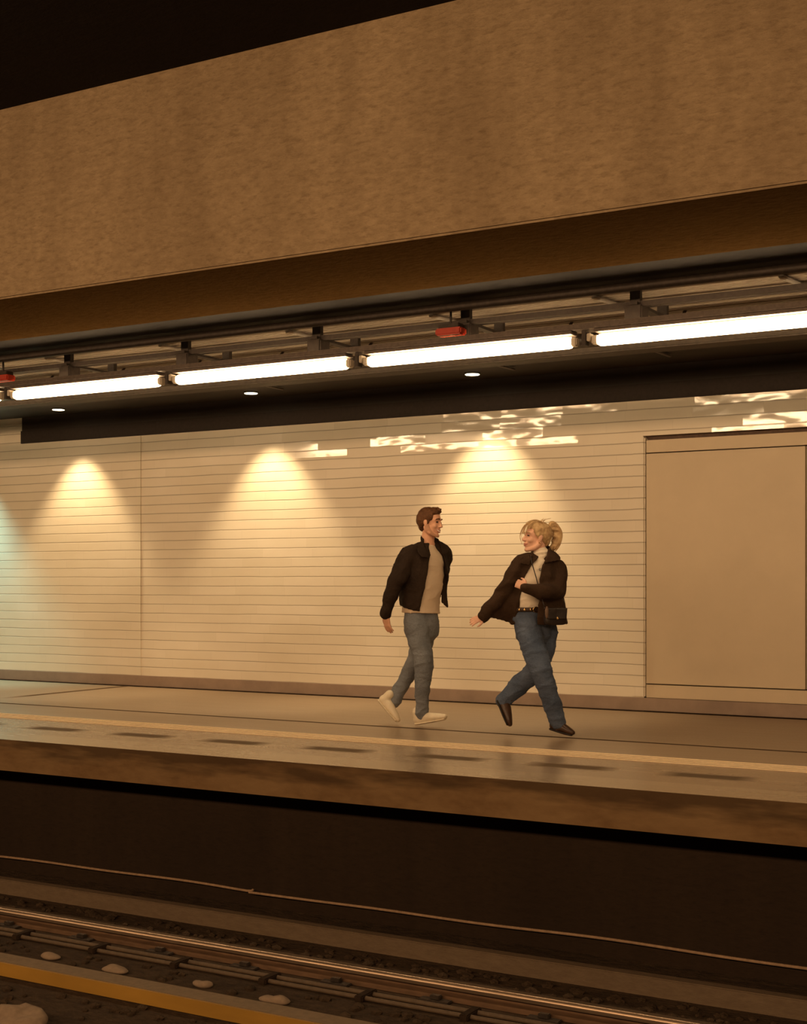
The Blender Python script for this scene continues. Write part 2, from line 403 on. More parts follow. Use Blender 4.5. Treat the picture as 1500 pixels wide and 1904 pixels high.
# cable ladder over the lamps
e = empty('cable_ladder', (-6, 8.7, H+1.72)); tag(e, 'dark steel cable ladder hanging above the row of tube lamps', 'cable ladder')
for y in (8.42, 8.95):
    bm = B(); box(bm, X0, X1, y-.015, y+.015, H+1.795, H+1.83); mk('side_rail', bm, M['darkmetal'], e)
n = 0
for k in range(-8, 9):
    x = x_at(1190, 8.5)+k*1.24
    bm = B(); box(bm, x-.03, x+.03, 8.36, 9.0, H+1.80, H+1.82); mk('cross_bar', bm, M['darkmetal'], e)
    bm = B(); box(bm, x-.06, x+.06, 8.36, 8.50, H+1.665, H+1.80, bevel=.01); mk('clamp_box', bm, M['darkmetal'], e)
    for y in (8.42, 8.95):
        bm = B(); box(bm, x-.035, x+.035, y-.02, y+.02, H+1.70 if y < 8.6 else H+1.80, ZC); mk('hanger', bm, M['darkmetal'], e)
# pale brackets reaching back from the ladder and from the trunking
b0 = x_at(1105, 8.48); b1 = x_at(1172, 8.95)
for i, k in enumerate([k for k in range(-8, 6) if inside(b0+k*1.24, 8.48, H+1.89, 5)]):
    bm = B(); tube(bm, [(b0+k*1.24, 8.48, ZC-.018), (b1+k*1.24, 8.95, ZC-.018)], [(.014, .022)]*2, 8, 1, ref=(0, 0, 1))
    tag(mk('ceiling_bracket', bm, M['lightmetal']), 'pale steel bracket bar under the slatted ceiling, '+ORD[i]+' from the left', 'bracket', 'pale brackets under the slatted ceiling')
for (pa, pb, w_) in ((470, 525, 'above the middle downlight'), (903, 955, 'right of the rightmost downlight'), (1200, 1245, 'below the largest tube lamp')):
    bm = B(); tube(bm, [(x_at(pa, 10.5), 10.5, ZC-.02), (x_at(pb, 10.98), 10.98, ZC-.02)], [(.010, .016)]*2, 8, 1, ref=(0, 0, 1))
    tag(mk('ceiling_rod', bm, M['metal']), 'thin brown rod across the dark ceiling '+w_, 'rod', 'rods on the dark ceiling')
xs = [x for x in [TX+TL*.70+i*PITCH*.5 for i in range(-6, 11)] if inside(x, 8.6, TZ+.1, 10)]
for i, x in enumerate(xs):
    bm = B(); tube(bm, [(x, TY+.07, TZ+.1), (x, TY+.8, TZ+.1), (x, TY+1.1, ZC)], [(.008, .014)]*3, 8, 1, ref=(0, 0, 1))
    tag(mk('lamp_bracket', bm, M['metal']), 'thin brown bracket behind the lamp trunking, '+ORD[i]+' from the left', 'bracket', 'brackets behind the lamp trunking')
# pipes along the ceiling
for y, z, r, l in ((8.66, ZC-.075, .012, 'thin dark conduit hanging just under the slatted ceiling'), (8.15, ZC-.05, .03, 'thin dark conduit along the ceiling beside the concrete beam'), (9.5, ZC-.1, .045, 'dark pipe running along under the slatted ceiling behind the cable ladder')):
    bm = B(); tube(bm, [(X0, y, z), (X1, y, z)], [r, r], 12, 1)
    tag(mk('ceiling_pipe', bm, M['darkmetal'], smooth=True), l, 'pipe')
bm = B(); box(bm, X0, X1, 8.95, 9.15, H+1.615, H+1.66, bevel=.01)
tag(mk('cable_duct', bm, M['duct']), 'wide brown duct running along behind the row of tube lamps', 'duct')
# red lamps
for px, l in ((838, 'small red lamp under the ceiling above the third whole tube lamp'), (6, 'small red lamp at the left edge under the ceiling')):
    Yr = 8.3; x = x_at(px, Yr); z = H+.104*Yr/math.sin(PHI)
    e = tag(empty('red_lamp', (x, Yr, z)), l, 'red lamp', 'red lamps under the ceiling')
    bm = B(); box(bm, x-.10, x+.10, Yr-.05, Yr+.05, z-.03, z+.02, bevel=.01); mk('lens', bm, M['red'], e)
    bm = B(); box(bm, x-.08, x+.08, Yr-.04, Yr+.04, z+.02, z+.05, bevel=.004); mk('mount', bm, M['darkmetal'], e)
    bm = B(); tube(bm, [(x, Yr, z+.05), (x, Yr, ZC)], [.008, .008], 8, 1); mk('stem', bm, M['darkmetal'], e)
# downlights
SX = [-10.75, -8.13, -5.63]
nm = ['small lit ceiling downlight, leftmost of the three', 'small lit ceiling downlight, middle of the three, above the tiled wall', 'small lit ceiling downlight, rightmost of the three, above the man']
DY = 11.10
def downlight(x, label):
    e = tag(empty('downlight', (x, DY, ZC)), label, 'downlight', 'downlights along the tiled wall')
    bm = B(); tube(bm, [(x, DY, ZC-.012), (x, DY, ZC)], [.075, .075], 20, 1, cap=False); mk('trim_ring', bm, M['darkmetal'], e)
    bm = B(); tube(bm, [(x, DY, ZC-.016), (x, DY, ZC-.012)], [.066, .066], 20, 1, cap=False); mk('lens', bm, M['lens'], e)
    return e
for x, l in zip(SX, nm):
    downlight(x, l)
    spot('downlight_beam', (x, DY, ZC-.03), SPOT_P, (1, .74, .42), math.radians(40), .55)
spot('cool_downlight_beam', (-12.95, DY, ZC-.03), 420, (.45, .95, .88), math.radians(46), .6, .22)

# ---------------------------------------------------------------- track
def rail(y, label):
    zt = H-2.11; zb = H-2.2
    arc = [(y-.016-.022*math.cos(t), zt-.022+.022*math.sin(t)) for t in [i*PI/14 for i in range(8)]]
    arc2 = [(2*y-p, q) for p, q in arc[::-1]]
    prof = arc+arc2+[(y+.038, zt-.035), (y+.01, zt-.042), (y+.01, zb+.028), (y+.060, zb+.022), (y+.060, zb), (y-.060, zb), (y-.060, zb+.016), (y-.052, zb+.024), (y-.01, zb+.030), (y-.01, zt-.042), (y-.038, zt-.035)]
    e = tag(empty('rail', (-6, y, zb)), label, 'rail')
    bm = B(); prism(bm, prof, X0, X1)
    bm.normal_update()
    for f in bm.faces: f.material_index = 0 if f.calc_center_median().z > zt-.034 else 1
    mk('rail_bar', bm, [M['rail'], M['railside']], e)
    return e
rail(6.35, 'worn steel running rail nearest the platform, shiny on top')
gb = tag(empty('guide_bar', (-6, 5.52, H-2.2)), 'ochre painted guide bar beside the rail, at the bottom of the photo', 'guide bar')
bm = B(); box(bm, X0, X1, 5.45, 5.465, H-2.196, H-2.124); mk('painted_face', bm, M['yellow'], gb)
bm = B(); box(bm, X0, X1, 5.465, 5.60, H-2.14, H-2.122, bevel=.003); mk('top_flange', bm, M['ochretop'], gb)
bm = B(); box(bm, X0, X1, 5.52, 5.54, H-2.2, H-2.14); mk('web', bm, M['darkmetal'], gb)
# cable along the under platform wall, with a sag at the joint
xj = x_at(465, 7.44)
def zc(x): return H-2.095+.006*math.sin(x*1.7)+.004*math.sin(x*4.1+1)
bm = B(); pts = [(x*.25, 7.47, zc(x*.25)) for x in range(int(X0*4), int(xj*4))]+[(xj, 7.47, zc(xj)+.012)]
tube(bm, pts, [.009]*len(pts), 8, 2)
tag(mk('wall_cable', bm, M['cable'], smooth=True), 'thin pale cable along the dark wall under the platform, left of its joint', 'cable')
bm = B(); pts = [(xj-.02, 7.46, zc(xj)-.004)]+[(x*.25, 7.47, zc(x*.25)) for x in range(int(xj*4)+1, int(X1*4))]
tube(bm, pts, [.009]*len(pts), 8, 2)
tag(mk('wall_cable', bm, M['cable'], smooth=True), 'thin pale cable along the dark wall under the platform, right of its joint', 'cable')
# two cables on the trackbed, in cleats
for y, l in ((6.16, 'thin cable on the trackbed nearer the rail'), (6.08, 'thin cable on the trackbed nearer the guide bar')):
    bm = B(); tube(bm, [(X0, y, H-2.185), (X1, y, H-2.185)], [.013, .013], 8, 1)
    tag(mk('track_cable', bm, M['darkcable'], smooth=True), l, 'cable')
k = 0
xs = [x for x in [x_at(40, 6.1)+i*.62 for i in range(-6, 16)] if inside(x, 6.12, H-2.18, 20)]
for i, x in enumerate(xs):
    bm = B(); box(bm, x-.025, x+.025, 6.04, 6.20, H-2.2, H-2.166, bevel=.006)
    tag(mk('cable_cleat', bm, M['cleat']), 'black cleat clamping the two thin trackbed cables, '+ORD[i]+' from the left', 'cable cleat', 'cleats on the trackbed cables')
xs = [x for x in [x_at(160, 6.3)+i*.62 for i in range(-6, 16)] if inside(x, 6.25, H-2.19, 20)]
for i, x in enumerate(xs):   # rail chairs
    bm = B(); box(bm, x-.09, x+.09, 6.225, 6.283, H-2.2, H-2.187, bevel=.004); box(bm, x-.03, x+.03, 6.245, 6.280, H-2.189, H-2.165, bevel=.004)
    tag(mk('rail_fastening', bm, M['darkmetal']), 'dark steel baseplate fastening the running rail, '+ORD[i]+' from the left', 'rail fastening', 'baseplates under the running rail')
STONES = []
def stone(px, py, r, label, mat='stone', grp=None):
    m = (py-1083)/(px+3650); Y = 2.2*math.sin(PHI)/m; x = x_at(px, Y)
    STONES.append((x, Y)); bm = B(); ell(bm, (x, Y, H-2.2+r[2]*.6), r)
    for v in bm.verts:
        q = v.co*14; v.co += (v.co-Vector((x, Y, H-2.2))).normalized()*.035*noise.noise(q)*r[0]*8
    return tag(mk('stone', bm, M[mat], smooth=True), label, 'stone', grp)
stone(215, 1806, (.10, .05, .018), 'pale flat stone on the trackbed, larger one left of centre')
stone(95, 1782, (.07, .04, .016), 'pale small stone on the trackbed near the left edge')
stone(512, 1862, (.10, .05, .018), 'pale flat stone on the trackbed close to the guide bar, right of the others')
stone(378, 1834, (.06, .035, .022), 'small dull stone between the two larger pale stones')
stone(40, 1906, (.17, .09, .05), 'large rounded pale stone in the bottom left corner')
# loose ballast stones, nobody could count them
bm = B()
rs = random.Random(3)
for i in range(1100):
    x = rs.uniform(-9.5, -1.5); y = rs.choice((rs.uniform(5.62, 6.0), rs.uniform(6.48, 6.82), rs.uniform(4.6, 5.4))); r = rs.uniform(.014, .034)
    if any(math.hypot(x-a, (y-b)*1.6) < .22 for a, b in STONES): continue
    d = bmesh.ops.create_icosphere(bm, subdivisions=1, radius=r)
    for v in d['verts']: v.co = Vector((v.co.x*rs.uniform(.8, 1.5), v.co.y, v.co.z*.7))+Vector((x, y, H-2.195))
o = tag(mk('ballast_gravel', bm, M['ballast']), 'loose dark gravel scattered over the trackbed', 'gravel'); o['kind'] = 'stuff'

#PEOPLE
def PP(D0, px, py, d=0.0):
    """point of the picture at depth D0+d from the camera"""
    D = D0+d
    return CAM+RV*((px-750)/F_PX*D)+FV*D+Vector((0, 0, -(py-1083)/F_PX*D))
def dirv(a, d, z=0): return (RV*a+FV*d+Vector((0, 0, z))).normalized()
def mat_cloth(name, a, b, scale=120, big=3, rough=.9, bump=.3, fold=6):
    t = NT(name); p = t.obj(); n1 = t.noise(p, scale, 3, .6); n2 = t.noise(p, big, 4, .6); n3 = t.noise(p, fold, 3, .6, (1, 1, 1.6))
    col = t.mix(t.ramp(t.math('ADD', t.math('MULTIPLY', n1, .35), t.math('MULTIPLY', n2, .65)), .35, .65), a, b)
    t.bump(t.math('ADD', t.math('MULTIPLY', n1, .15), n3), bump, .03)
    return t.out(col, rough, 0, .15)
M['skin'] = mat_cloth('skin', (.66, .35, .22), (.74, .41, .27), 30, 10, .5, .05)
M['skin_w'] = mat_cloth('fair_skin', (.70, .40, .28), (.78, .46, .33), 30, 10, .5, .05)
M['stubble'] = mat_cloth('short_beard', (.44, .235, .14), (.54, .29, .18), 200, 20)
M['hair_m'] = mat_cloth('brown_hair', (.060, .026, .011), (.15, .065, .028), 90, 25, .55, .8)
M['hair_w'] = mat_cloth('blond_hair', (.34, .20, .09), (.64, .45, .24), 30, 22, .5, .6)
M['jacket_m'] = mat_cloth('black_brown_jacket_cloth', (.020, .012, .008), (.036, .022, .014), 90, 5, .85, .5)
M['lining'] = plain('black_jacket_lining', (.010, .007, .005), .8)
M['jacket_w'] = mat_cloth('dark_brown_wool', (.034, .019, .011), (.060, .034, .020), 140, 5, .95, .5)
M['sweater_m'] = mat_cloth('tan_sweater', (.68, .53, .38), (.76, .60, .43), 260, 4, .95, .3)
M['sweater_w'] = mat_cloth('cream_ribbed_knit', (.76, .65, .51), (.84, .73, .58), 260, 4, .95, .3)
M['jeans_m'] = mat_cloth('washed_grey_denim', (.135, .147, .165), (.235, .25, .270), 160, 4, .9, .7, 9)
M['jeans_w'] = mat_cloth('mid_blue_denim', (.052, .074, .122), (.135, .168, .240), 160, 4, .9, .7, 9)
M['shoe_w'] = plain('cream_sneaker_leather', (.78, .68, .50), .5, var=.06)
M['sole'] = plain('off_white_rubber', (.72, .62, .45), .6, var=.06)
M['shoe_b'] = plain('dark_brown_leather', (.055, .028, .016), .35, var=.3)
M['heel'] = plain('black_sole', (.015, .01, .008), .6)
M['eye'] = plain('dark_eye', (.03, .018, .012), .3)
M['teeth'] = plain('teeth', (.80, .70, .60), .3, var=.02, bump=0)
M['lip'] = plain('lips', (.50, .19, .14), .4, var=.05)
M['leather'] = plain('black_quilted_leather', (.022, .014, .010), .38, var=.3, scale=20, bump=.5)
M['tassel'] = plain('brown_leather_tassel', (.14, .085, .055), .5)
M['gold'] = plain('brass_fitting', (.85, .58, .25), .22, 1, var=.1)
M['belt'] = plain('dark_belt_leather', (.05, .028, .018), .4)

class Head:
    """local frame x forward, y to the left of the person, z up"""
    def __init__(s, c, fwd, up, scale=1.0):
        s.c = Vector(c); s.z = Vector(up).normalized(); f = Vector(fwd); s.x = (f-s.z*f.dot(s.z)).normalized(); s.y = s.z.cross(s.x); s.s = scale
    def p(s, x, y, z): return s.c+(s.x*x+s.y*y+s.z*z)*s.s
    def ell(s, bm, c, r, seg=20, tilt=0):
        x = s.x*math.cos(tilt)+s.z*math.sin(tilt); z = s.z*math.cos(tilt)-s.x*math.sin(tilt)
        ell(bm, s.p(*c), [q*s.s for q in r], (x, s.y, z), seg)
    def tube(s, bm, pts, rad, n=12, **k): tube(bm, [s.p(*q) for q in pts], [q*s.s if not isinstance(q, tuple) else (q[0]*s.s, q[1]*s.s) for q in rad], n, **k)
    def build(s, bm, fem=False):
        E = s.ell
        E(bm, (-.018, 0, .035), (.094, .074, .083)); E(bm, (.030, 0, .030), (.056, .062, .070))
        E(bm, (.028, 0, -.030), (.062, .058 if not fem else .055, .078))
        s.tube(bm, [(-.005, .052, -.045), (.03, .044, -.082), (.067, .012, -.099)], [.022, .020, .017])
        s.tube(bm, [(-.005, -.052, -.045), (.03, -.044, -.082), (.067, -.012, -.099)], [.022, .020, .017])
        E(bm, (.070, 0, -.098), (.021, .020, .017))
        E(bm, (.062, 0, -.062), (.030, .030, .024))
        s.tube(bm, [(.082, 0, .018), (.096, 0, -.004), (.107, 0, -.026)], [.009, .010, .012])
        E(bm, (.100, .010, -.030), (.009, .008, .007)); E(bm, (.100, -.010, -.030), (.009, .008, .007))
        s.tube(bm, [(.066, .045, .026), (.083, .02, .028), (.085, 0, .024), (.083, -.02, .028), (.066, -.045, .026)], [.009, .011, .010, .011, .009])
        for q in (-1, 1):
            E(bm, (.058, q*.036, -.028), (.026, .022, .022))
            E(bm, (-.004, q*.073, -.004), (.019, .008, .031), tilt=.15); E(bm, (.004, q*.069, -.022), (.010, .008, .012))
        E(bm, (.088, 0, -.054), (.010, .024, .007)); E(bm, (.086, 0, -.069), (.010, .020, .007))
def hand(bm, wrist, d, palm_n, thumb_side, scale=1.0, curl=.5, spread=.10):
    """palm and five curled fingers. d: towards the fingertips; palm_n: the way the palm faces"""
    d = Vector(d).normalized(); n = Vector(palm_n); n = (n-d*n.dot(d)).normalized(); t = d.cross(n)*thumb_side
    W = Vector(wrist); S = scale
    tube(bm, [W-d*.03*S, W+d*.012*S, W+d*.05*S, W+d*.088*S], [(.022*S, .026*S), (.020*S, .030*S), (.016*S, .040*S), (.012*S, .040*S)], 12, ref=n, sub=3)
    for i, (o, L) in enumerate(((.031, .070), (.0105, .080), (-.0105, .074), (-.031, .058))):
        b = W+(d*.080+t*o)*S; q = d+t*(o*spread*30); q.normalize()
        P = [b]; a = 0
        for k, f in enumerate((.45, .32, .23)):
            a += curl*(.6, .8, .6)[k]; P.append(P[-1]+(q*math.cos(a)+n*math.sin(a))*L*f*S)
        tube(bm, P, [.0098*S, .0090*S, .0082*S, .0070*S], 8, sub=3)
    b = W+(d*.022+t*.024)*S
    tube(bm, [b, b+(d*.022+t*.026+n*.008)*S, b+(d*.052+t*.036+n*.02)*S, b+(d*.074+t*.036+n*.030)*S], [.0145*S, .0130*S, .0108*S, .0085*S], 8, sub=3)
def ring_shell(bm, rings, SV, FRV, a0, a1, th, n=30, wr=0.006, seed=0, hem=None):
    """open-fronted garment: rings = (centre, half side, half front, a0, a1); angle 0 = front, + towards the person's left"""
    K = len(rings); sub = 5; fl = []
    V = []
    for r in rings: fl.append((Vector(r[0]), Vector((r[1], r[2], 0)), Vector((r[3], r[4], 0))))
    N = (K-1)*sub; outer = []; inner = []
    for i in range(N+1):
        c = crom([q[0] for q in fl], i/sub); r = crom([q[1] for q in fl], i/sub); A = crom([q[2] for q in fl], i/sub)
        ro = []; ri = []
        for k in range(n+1):
            u = k/n; a = A.x+(A.y-A.x)*u
            dv = SV*math.sin(a)*r.x+FRV*math.cos(a)*r.y; p = c+dv
            f = noise.noise(Vector((a*2.2+seed, p.z*5, seed)))*wr*3+noise.noise(Vector((a*5+seed, p.z*14, 3)))*wr
            f += math.sin(a*7+seed+p.z*6)*wr*.6*(i/N)
            q = p+dv.normalized()*f
            if hem: q.z += hem(u)*(i/N)**3
            ro.append(bm.verts.new(q)); ri.append(bm.verts.new(q-dv.normalized()*th))
        outer.append(ro); inner.append(ri)
    for i in range(N):
        for k in range(n):
            bm.faces.new((outer[i][k], outer[i][k+1], outer[i+1][k+1], outer[i+1][k]))
            bm.faces.new((inner[i][k+1], inner[i][k], inner[i+1][k], inner[i+1][k+1]))
        bm.faces.new((outer[i][0], outer[i+1][0], inner[i+1][0], inner[i][0]))
        bm.faces.new((outer[i+1][n], outer[i][n], inner[i][n], inner[i+1][n]))
    for k in range(n):
        bm.faces.new((outer[0][k+1], outer[0][k], inner[0][k], inner[0][k+1]))
        bm.faces.new((outer[N][k], outer[N][k+1], inner[N][k+1], inner[N][k]))
def sheet(bm, A, Bp, th, nrm, n=14, m=10, wr=.006, seed=0):
    """thick cloth between two polylines A and Bp"""
    A = [Vector(p) for p in A]; Bp = [Vector(p) for p in Bp]; nrm = Vector(nrm).normalized()
    f = []; b = []
    for i in range(n+1):
        u = i/n; pa = crom(A, u*(len(A)-1)*.9999); pb = crom(Bp, u*(len(Bp)-1)*.9999)
        fr = []; br = []
        for j in range(m+1):
            v = j/m; p = pa.lerp(pb, v); p = p+nrm*(noise.noise(p*7+Vector((seed, 0, 0)))*wr*2+math.sin(u*9+seed)*wr*v)
            fr.append(bm.verts.new(p+nrm*th/2)); br.append(bm.verts.new(p-nrm*th/2))
        f.append(fr); b.append(br)
    for i in range(n):
        for j in range(m):
            bm.faces.new((f[i][j], f[i+1][j], f[i+1][j+1], f[i][j+1])); bm.faces.new((b[i][j+1], b[i+1][j+1], b[i+1][j], b[i][j]))
        bm.faces.new((f[i][0], b[i][0], b[i+1][0], f[i+1][0])); bm.faces.new((f[i+1][m], b[i+1][m], b[i][m], f[i][m]))
    for j in range(m):
        bm.faces.new((f[0][j+1], b[0][j+1], b[0][j], f[0][j])); bm.faces.new((f[n][j], b[n][j], b[n][j+1], f[n][j+1]))
def shoe(name, heel, toe, up, parent, mat, solemat, s=1.0, bend=0.0, ankle=True, slim=1.0):
    """heel and toe are the ends of the sole"""
    heel = Vector(heel); toe = Vector(toe); d = (toe-heel); L = d.length; d.normalize(); u = Vector(up); u = (u-d*u.dot(d)).normalized()
    k = L
    def q(f, h): return heel+d*f*k+u*(h+bend*f*f*.0)
    bm = B()
    tube(bm, [q(.10, .042), q(.32, .046), q(.58, .040), q(.80, .032), q(.92, .028)], [(.036, .032*slim), (.042, .034*slim), (.034, .040*slim), (.026, .041*slim), (.020, .030*slim)], 16, ref=u, sub=4)
    if ankle: tube(bm, [q(.14, .045), q(.13, .085), q(.13, .105)], [.036*slim, .036*slim, .038*slim], 14, sub=3)
    o = solid(name, bm, .006, mat, parent, 3)
    bm = B()
    tube(bm, [q(.05, .010), q(.3, .008), q(.6, .008), q(.9, .010)], [(.011, .034*slim), (.010, .036*slim), (.010, .044*slim), (.010, .032*slim)], 16, ref=u, sub=4)
    solid('sole', bm, .005, solemat, o, 1)
    return o
def folds(amp, f=7, ax=(1, 1, 2.2), seed=0):
    def d(c):
        q = Vector((c.x*ax[0]+c.z*.8, c.y*ax[1], c.z*ax[2]-c.x*.9))*f+Vector((seed, seed, 0))
        n1 = 1-abs(noise.noise(q))*2.4; n2 = 1-abs(noise.noise(q*1.9+Vector((9, 0, 0))))*2.4
        return amp*(max(n1, -.3)**3*.75+max(n2, -.3)**3*.35-.35)
    return d
def fin(o):  # sub-part parenting keeps world place
    return o

# ================================================================ the man
D0 = 10.78
def P(px, py, d=0): return PP(D0, px, py, d)
SV = dirv(.66, .75); FR = dirv(.75, -.66)      # his left, his front
man = None
bm = B()
HD = Head(P(799, 971.5, -.01), dirv(.90, -.46, .02), dirv(.10, 0, 1), .985)
HD.build(bm)
tube(bm, [P(794, 1020), P(795, 1004), P(798, 985)], [.062, .054, .052], 16)
tube(bm, [P(784, 1150), P(786, 1120), P(790, 1075), P(792, 1035), P(794, 1015)], [(.118, .085), (.120, .085), (.140, .098), (.150, .09), (.08, .06)], 20, ref=SV)
rs_, re_, rw_ = P(764, 1034, -.13), P(735, 1084, -.17), P(718, 1143, -.12)
ls_, le_, lw_ = P(824, 1030, .15), P(812, 1080, .27), P(800, 1122, .30)
tube(bm, [P(785, 1024, -.03), rs_, rs_.lerp(re_, .5), re_, re_.lerp(rw_, .5), rw_], [.06, .056, .048, .042, .038, .028], 14)
tube(bm, [P(800, 1024, .04), ls_, ls_.lerp(le_, .5), le_, le_.lerp(lw_, .5), lw_], [.06, .056, .048, .042, .038, .028], 14)
hand(bm, rw_, dirv(.10, .05, -1), dirv(.8, .6), -1, 1.0, .42, .10)
hand(bm, lw_, dirv(-.2, .1, -1), dirv(-.5, -.6), 1, 1.0, .5, .10)
rh, rk, ra = P(775, 1158, -.08), P(789, 1238, -.14), P(786, 1322, -.10)
lh, lk, la = P(796, 1158, .08), P(771, 1233, .115), P(729, 1310, .12)
tube(bm, [rh, rh.lerp(rk, .5), rk, rk.lerp(ra, .4), ra], [.074, .064, .048, .042, .032], 16)
tube(bm, [lh, lh.lerp(lk, .5), lk, lk.lerp(la, .4), la], [.070, .056, .042, .038, .030], 16)
tube(bm, [ra, P(788, 1334, -.10), P(808, 1334, -.13)], [.030, .026, .020], 12)
tube(bm, [la, P(722, 1314, .10), P(733, 1330, .08)], [.030, .024, .018], 12)
man = solid('person', bm, .0055, M['skin'], None, 3, .5)
tag(man, 'smiling man with short brown hair walking in open black jacket, tan sweater and grey jeans', 'person')
# face parts
for q in (-1, 1):
    bm = B(); HD.ell(bm, (.080, q*.030, .006), (.009, .013, .0065)); mk('eye', bm, M['eye'], man, smooth=True)
for q in (-1, 1):
    bm = B(); HD.tube(bm, [(.074, q*.046, .026), (.090, q*.030, .033), (.092, q*.014, .029)], [.004, .006, .005], 8); mk('eyebrow', bm, M['hair_m'], man, smooth=True)
bm = B(); HD.tube(bm, [(.078, .026, -.054), (.092, .012, -.062), (.0955, 0, -.064), (.092, -.012, -.062), (.078, -.026, -.054)], [(.003, .003), (.007, .004), (.008, .004), (.007, .004), (.003, .003)], 8, ref=HD.z)
mk('teeth', bm, M['teeth'], man, smooth=True)
bm = B()
HD.tube(bm, [(.074, .030, -.050), (.092, .012, -.054), (.097, 0, -.055), (.092, -.012, -.054), (.074, -.030, -.050)], [.003, .0045, .005, .0045, .003], 8)
HD.tube(bm, [(.074, .030, -.052), (.090, .012, -.071), (.094, 0, -.074), (.090, -.012, -.071), (.074, -.030, -.052)], [.003, .0045, .0055, .0045, .003], 8)
mk('lips', bm, M['lip'], man, smooth=True)
# trimmed beard along the jaw
bm = B()
for q in (-1, 1):
    HD.tube(bm, [(.010, q*.066, -.028), (.022, q*.058, -.062), (.050, q*.040, -.092), (.080, q*.008, -.104)], [(.020, .008), (.022, .010), (.017, .012), (.014, .012)], 10, ref=HD.z)
solid('beard', bm, .005, M['stubble'], man, 2)
bm = B()
E = HD.ell
E(bm, (-.046, 0, .022), (.072, .079, .082)); E(bm, (-.014, 0, .070), (.090, .077, .055)); E(bm, (-.050, 0, -.030), (.045, .060, .050))
for q in (-1, 1): E(bm, (-.004, q*.060, .045), (.058, .024, .046)); E(bm, (.014, q*.067, .010), (.014, .009, .028)); E(bm, (-.034, q*.058, .010), (.040, .022, .045))
HD.tube(bm, [(-.01, .0, .10), (.045, 0, .108), (.078, -.01, .106), (.094, -.015, .112)], [.022, .022, .017, .007])
HD.tube(bm, [(.0, .035, .09), (.05, .03, .100), (.074, .02, .094)], [.02, .018, .012]); HD.tube(bm, [(.0, -.035, .09), (.05, -.03, .098), (.072, -.03, .092)], [.02, .018, .012])
HD.tube(bm, [(.02, -.05, .085), (.05, -.045, .085), (.068, -.040, .078)], [.02, .018, .010])
solid('hair', bm, .005, M['hair_m'], man, 2, .5, lambda c: noise.noise(Vector((c.x*60, c.y*60, c.z*30)))*.004)
# sweater
bm = B()
tube(bm, [P(783, 1140), P(784, 1120), P(788, 1080), P(792, 1045), P(794, 1022), P(796, 1012)], [(.178, .136), (.170, .128), (.170, .132), (.178, .122), (.115, .088), (.068, .064)], 26, ref=SV, cap=False, wr=.006, wf=14, seed=3)
solid('sweater', bm, .008, M['sweater_m'], man, 4, .6, folds(.006, 4, seed=5))
# jeans
bm = B()
tube(bm, [P(782, 1130), P(783, 1148), P(784, 1170)], [(.150, .108), (.158, .118), (.162, .128)], 22, ref=SV, wr=.003, wf=20)
tube(bm, [P(774, 1155, -.07), P(779, 1190, -.10), P(788, 1232, -.13), P(785, 1275, -.12), P(785, 1330, -.09)], [.100, .089, .079, .062, .050], 20, wr=.006, wf=16, seed=5)
tube(bm, [P(794, 1155, .07), P(787, 1190, .10), P(770, 1232, .12), P(752, 1265, .12), P(731, 1306, .12)], [.098, .086, .072, .060, .052], 20, wr=.006, wf=16, seed=9)
solid('jeans', bm, .007, M['jeans_m'], man, 3, .6, folds(.006, 4.2))
shoe('shoe', P(771, 1349, -.06), P(833, 1338, -.20), (0, 0, 1), man, M['shoe_w'], M['sole'])
shoe('shoe', P(701, 1302, .10), P(738, 1346, .04), dirv(.75, 0, .75), man, M['shoe_w'], M['sole'])
# jacket
R = math.radians
bm = B()
ring_shell(bm, [(P(795, 1010, .02), .080, .075, R(38), R(322)), (P(793, 1018, .01), .15, .10, R(30), R(330)), (P(792, 1030), .205, .135, R(26), R(333)),
                (P(790, 1060), .215, .165, R(28), R(326)), (P(787, 1092), .210, .170, R(62), R(320)), (P(784, 1116), .195, .160, R(82), R(314)), (P(784, 1126), .185, .150, R(92), R(312))],
           SV, FR, 0, 0, .016, 40, .005, 2, lambda u: -.050*max(0, u-.45)**1.5*2.2+.0)
tube(bm, [P(782, 1024, -.04), P(762, 1032, -.13), P(748, 1058, -.16), P(735, 1086, -.18), P(723, 1114, -.16), P(718, 1141, -.13)], [.075, .078, .073, .064, .054, .045], 18, wr=.008, wf=16, seed=2, sub=5)
tube(bm, [P(802, 1022, .05), P(822, 1030, .15), P(820, 1056, .23), P(813, 1084, .28), P(804, 1118, .30)], [.075, .078, .074, .066, .050], 18, wr=.006, wf=16, seed=4, sub=5)
# left front panel blowing open
sheet(bm, [P(817, 1020, .0), P(825, 1050, .02), P(821, 1095, .04), P(820, 1120, .04)], [P(829, 1016, .10), P(835, 1045, .10), P(832, 1095, .10), P(833, 1131, .04)], .014, dirv(.5, -.8), wr=.003)
jm = solid('jacket', bm, .0075, M['jacket_m'], man, 3, .6, folds(.010, 4.5, (1, 1, .7), 2))
bm = B()
sheet(bm, [P(786, 1005, -.10), P(793, 1024, -.17), P(798, 1038, -.19)], [P(773, 1010, -.12), P(776, 1026, -.20), P(784, 1036, -.22)], .012, dirv(.2, -1), wr=.001)
sheet(bm, [P(813, 1004, .06), P(820, 1020, -.02), P(824, 1032, -.03)], [P(822, 1008, .08), P(836, 1018, .03), P(832, 1030, -.0)], .012, dirv(.6, -.8), wr=.001)
tube(bm, [P(787, 1006, -.09), P(783, 1001, .0), P(790, 999, .09), P(803, 1001, .12), P(814, 1006, .06)], [(.022, .007)]*5, 10, ref=(0, 0, 1))
c_ = solid('collar', bm, .006, M['jacket_m'], jm, 2)

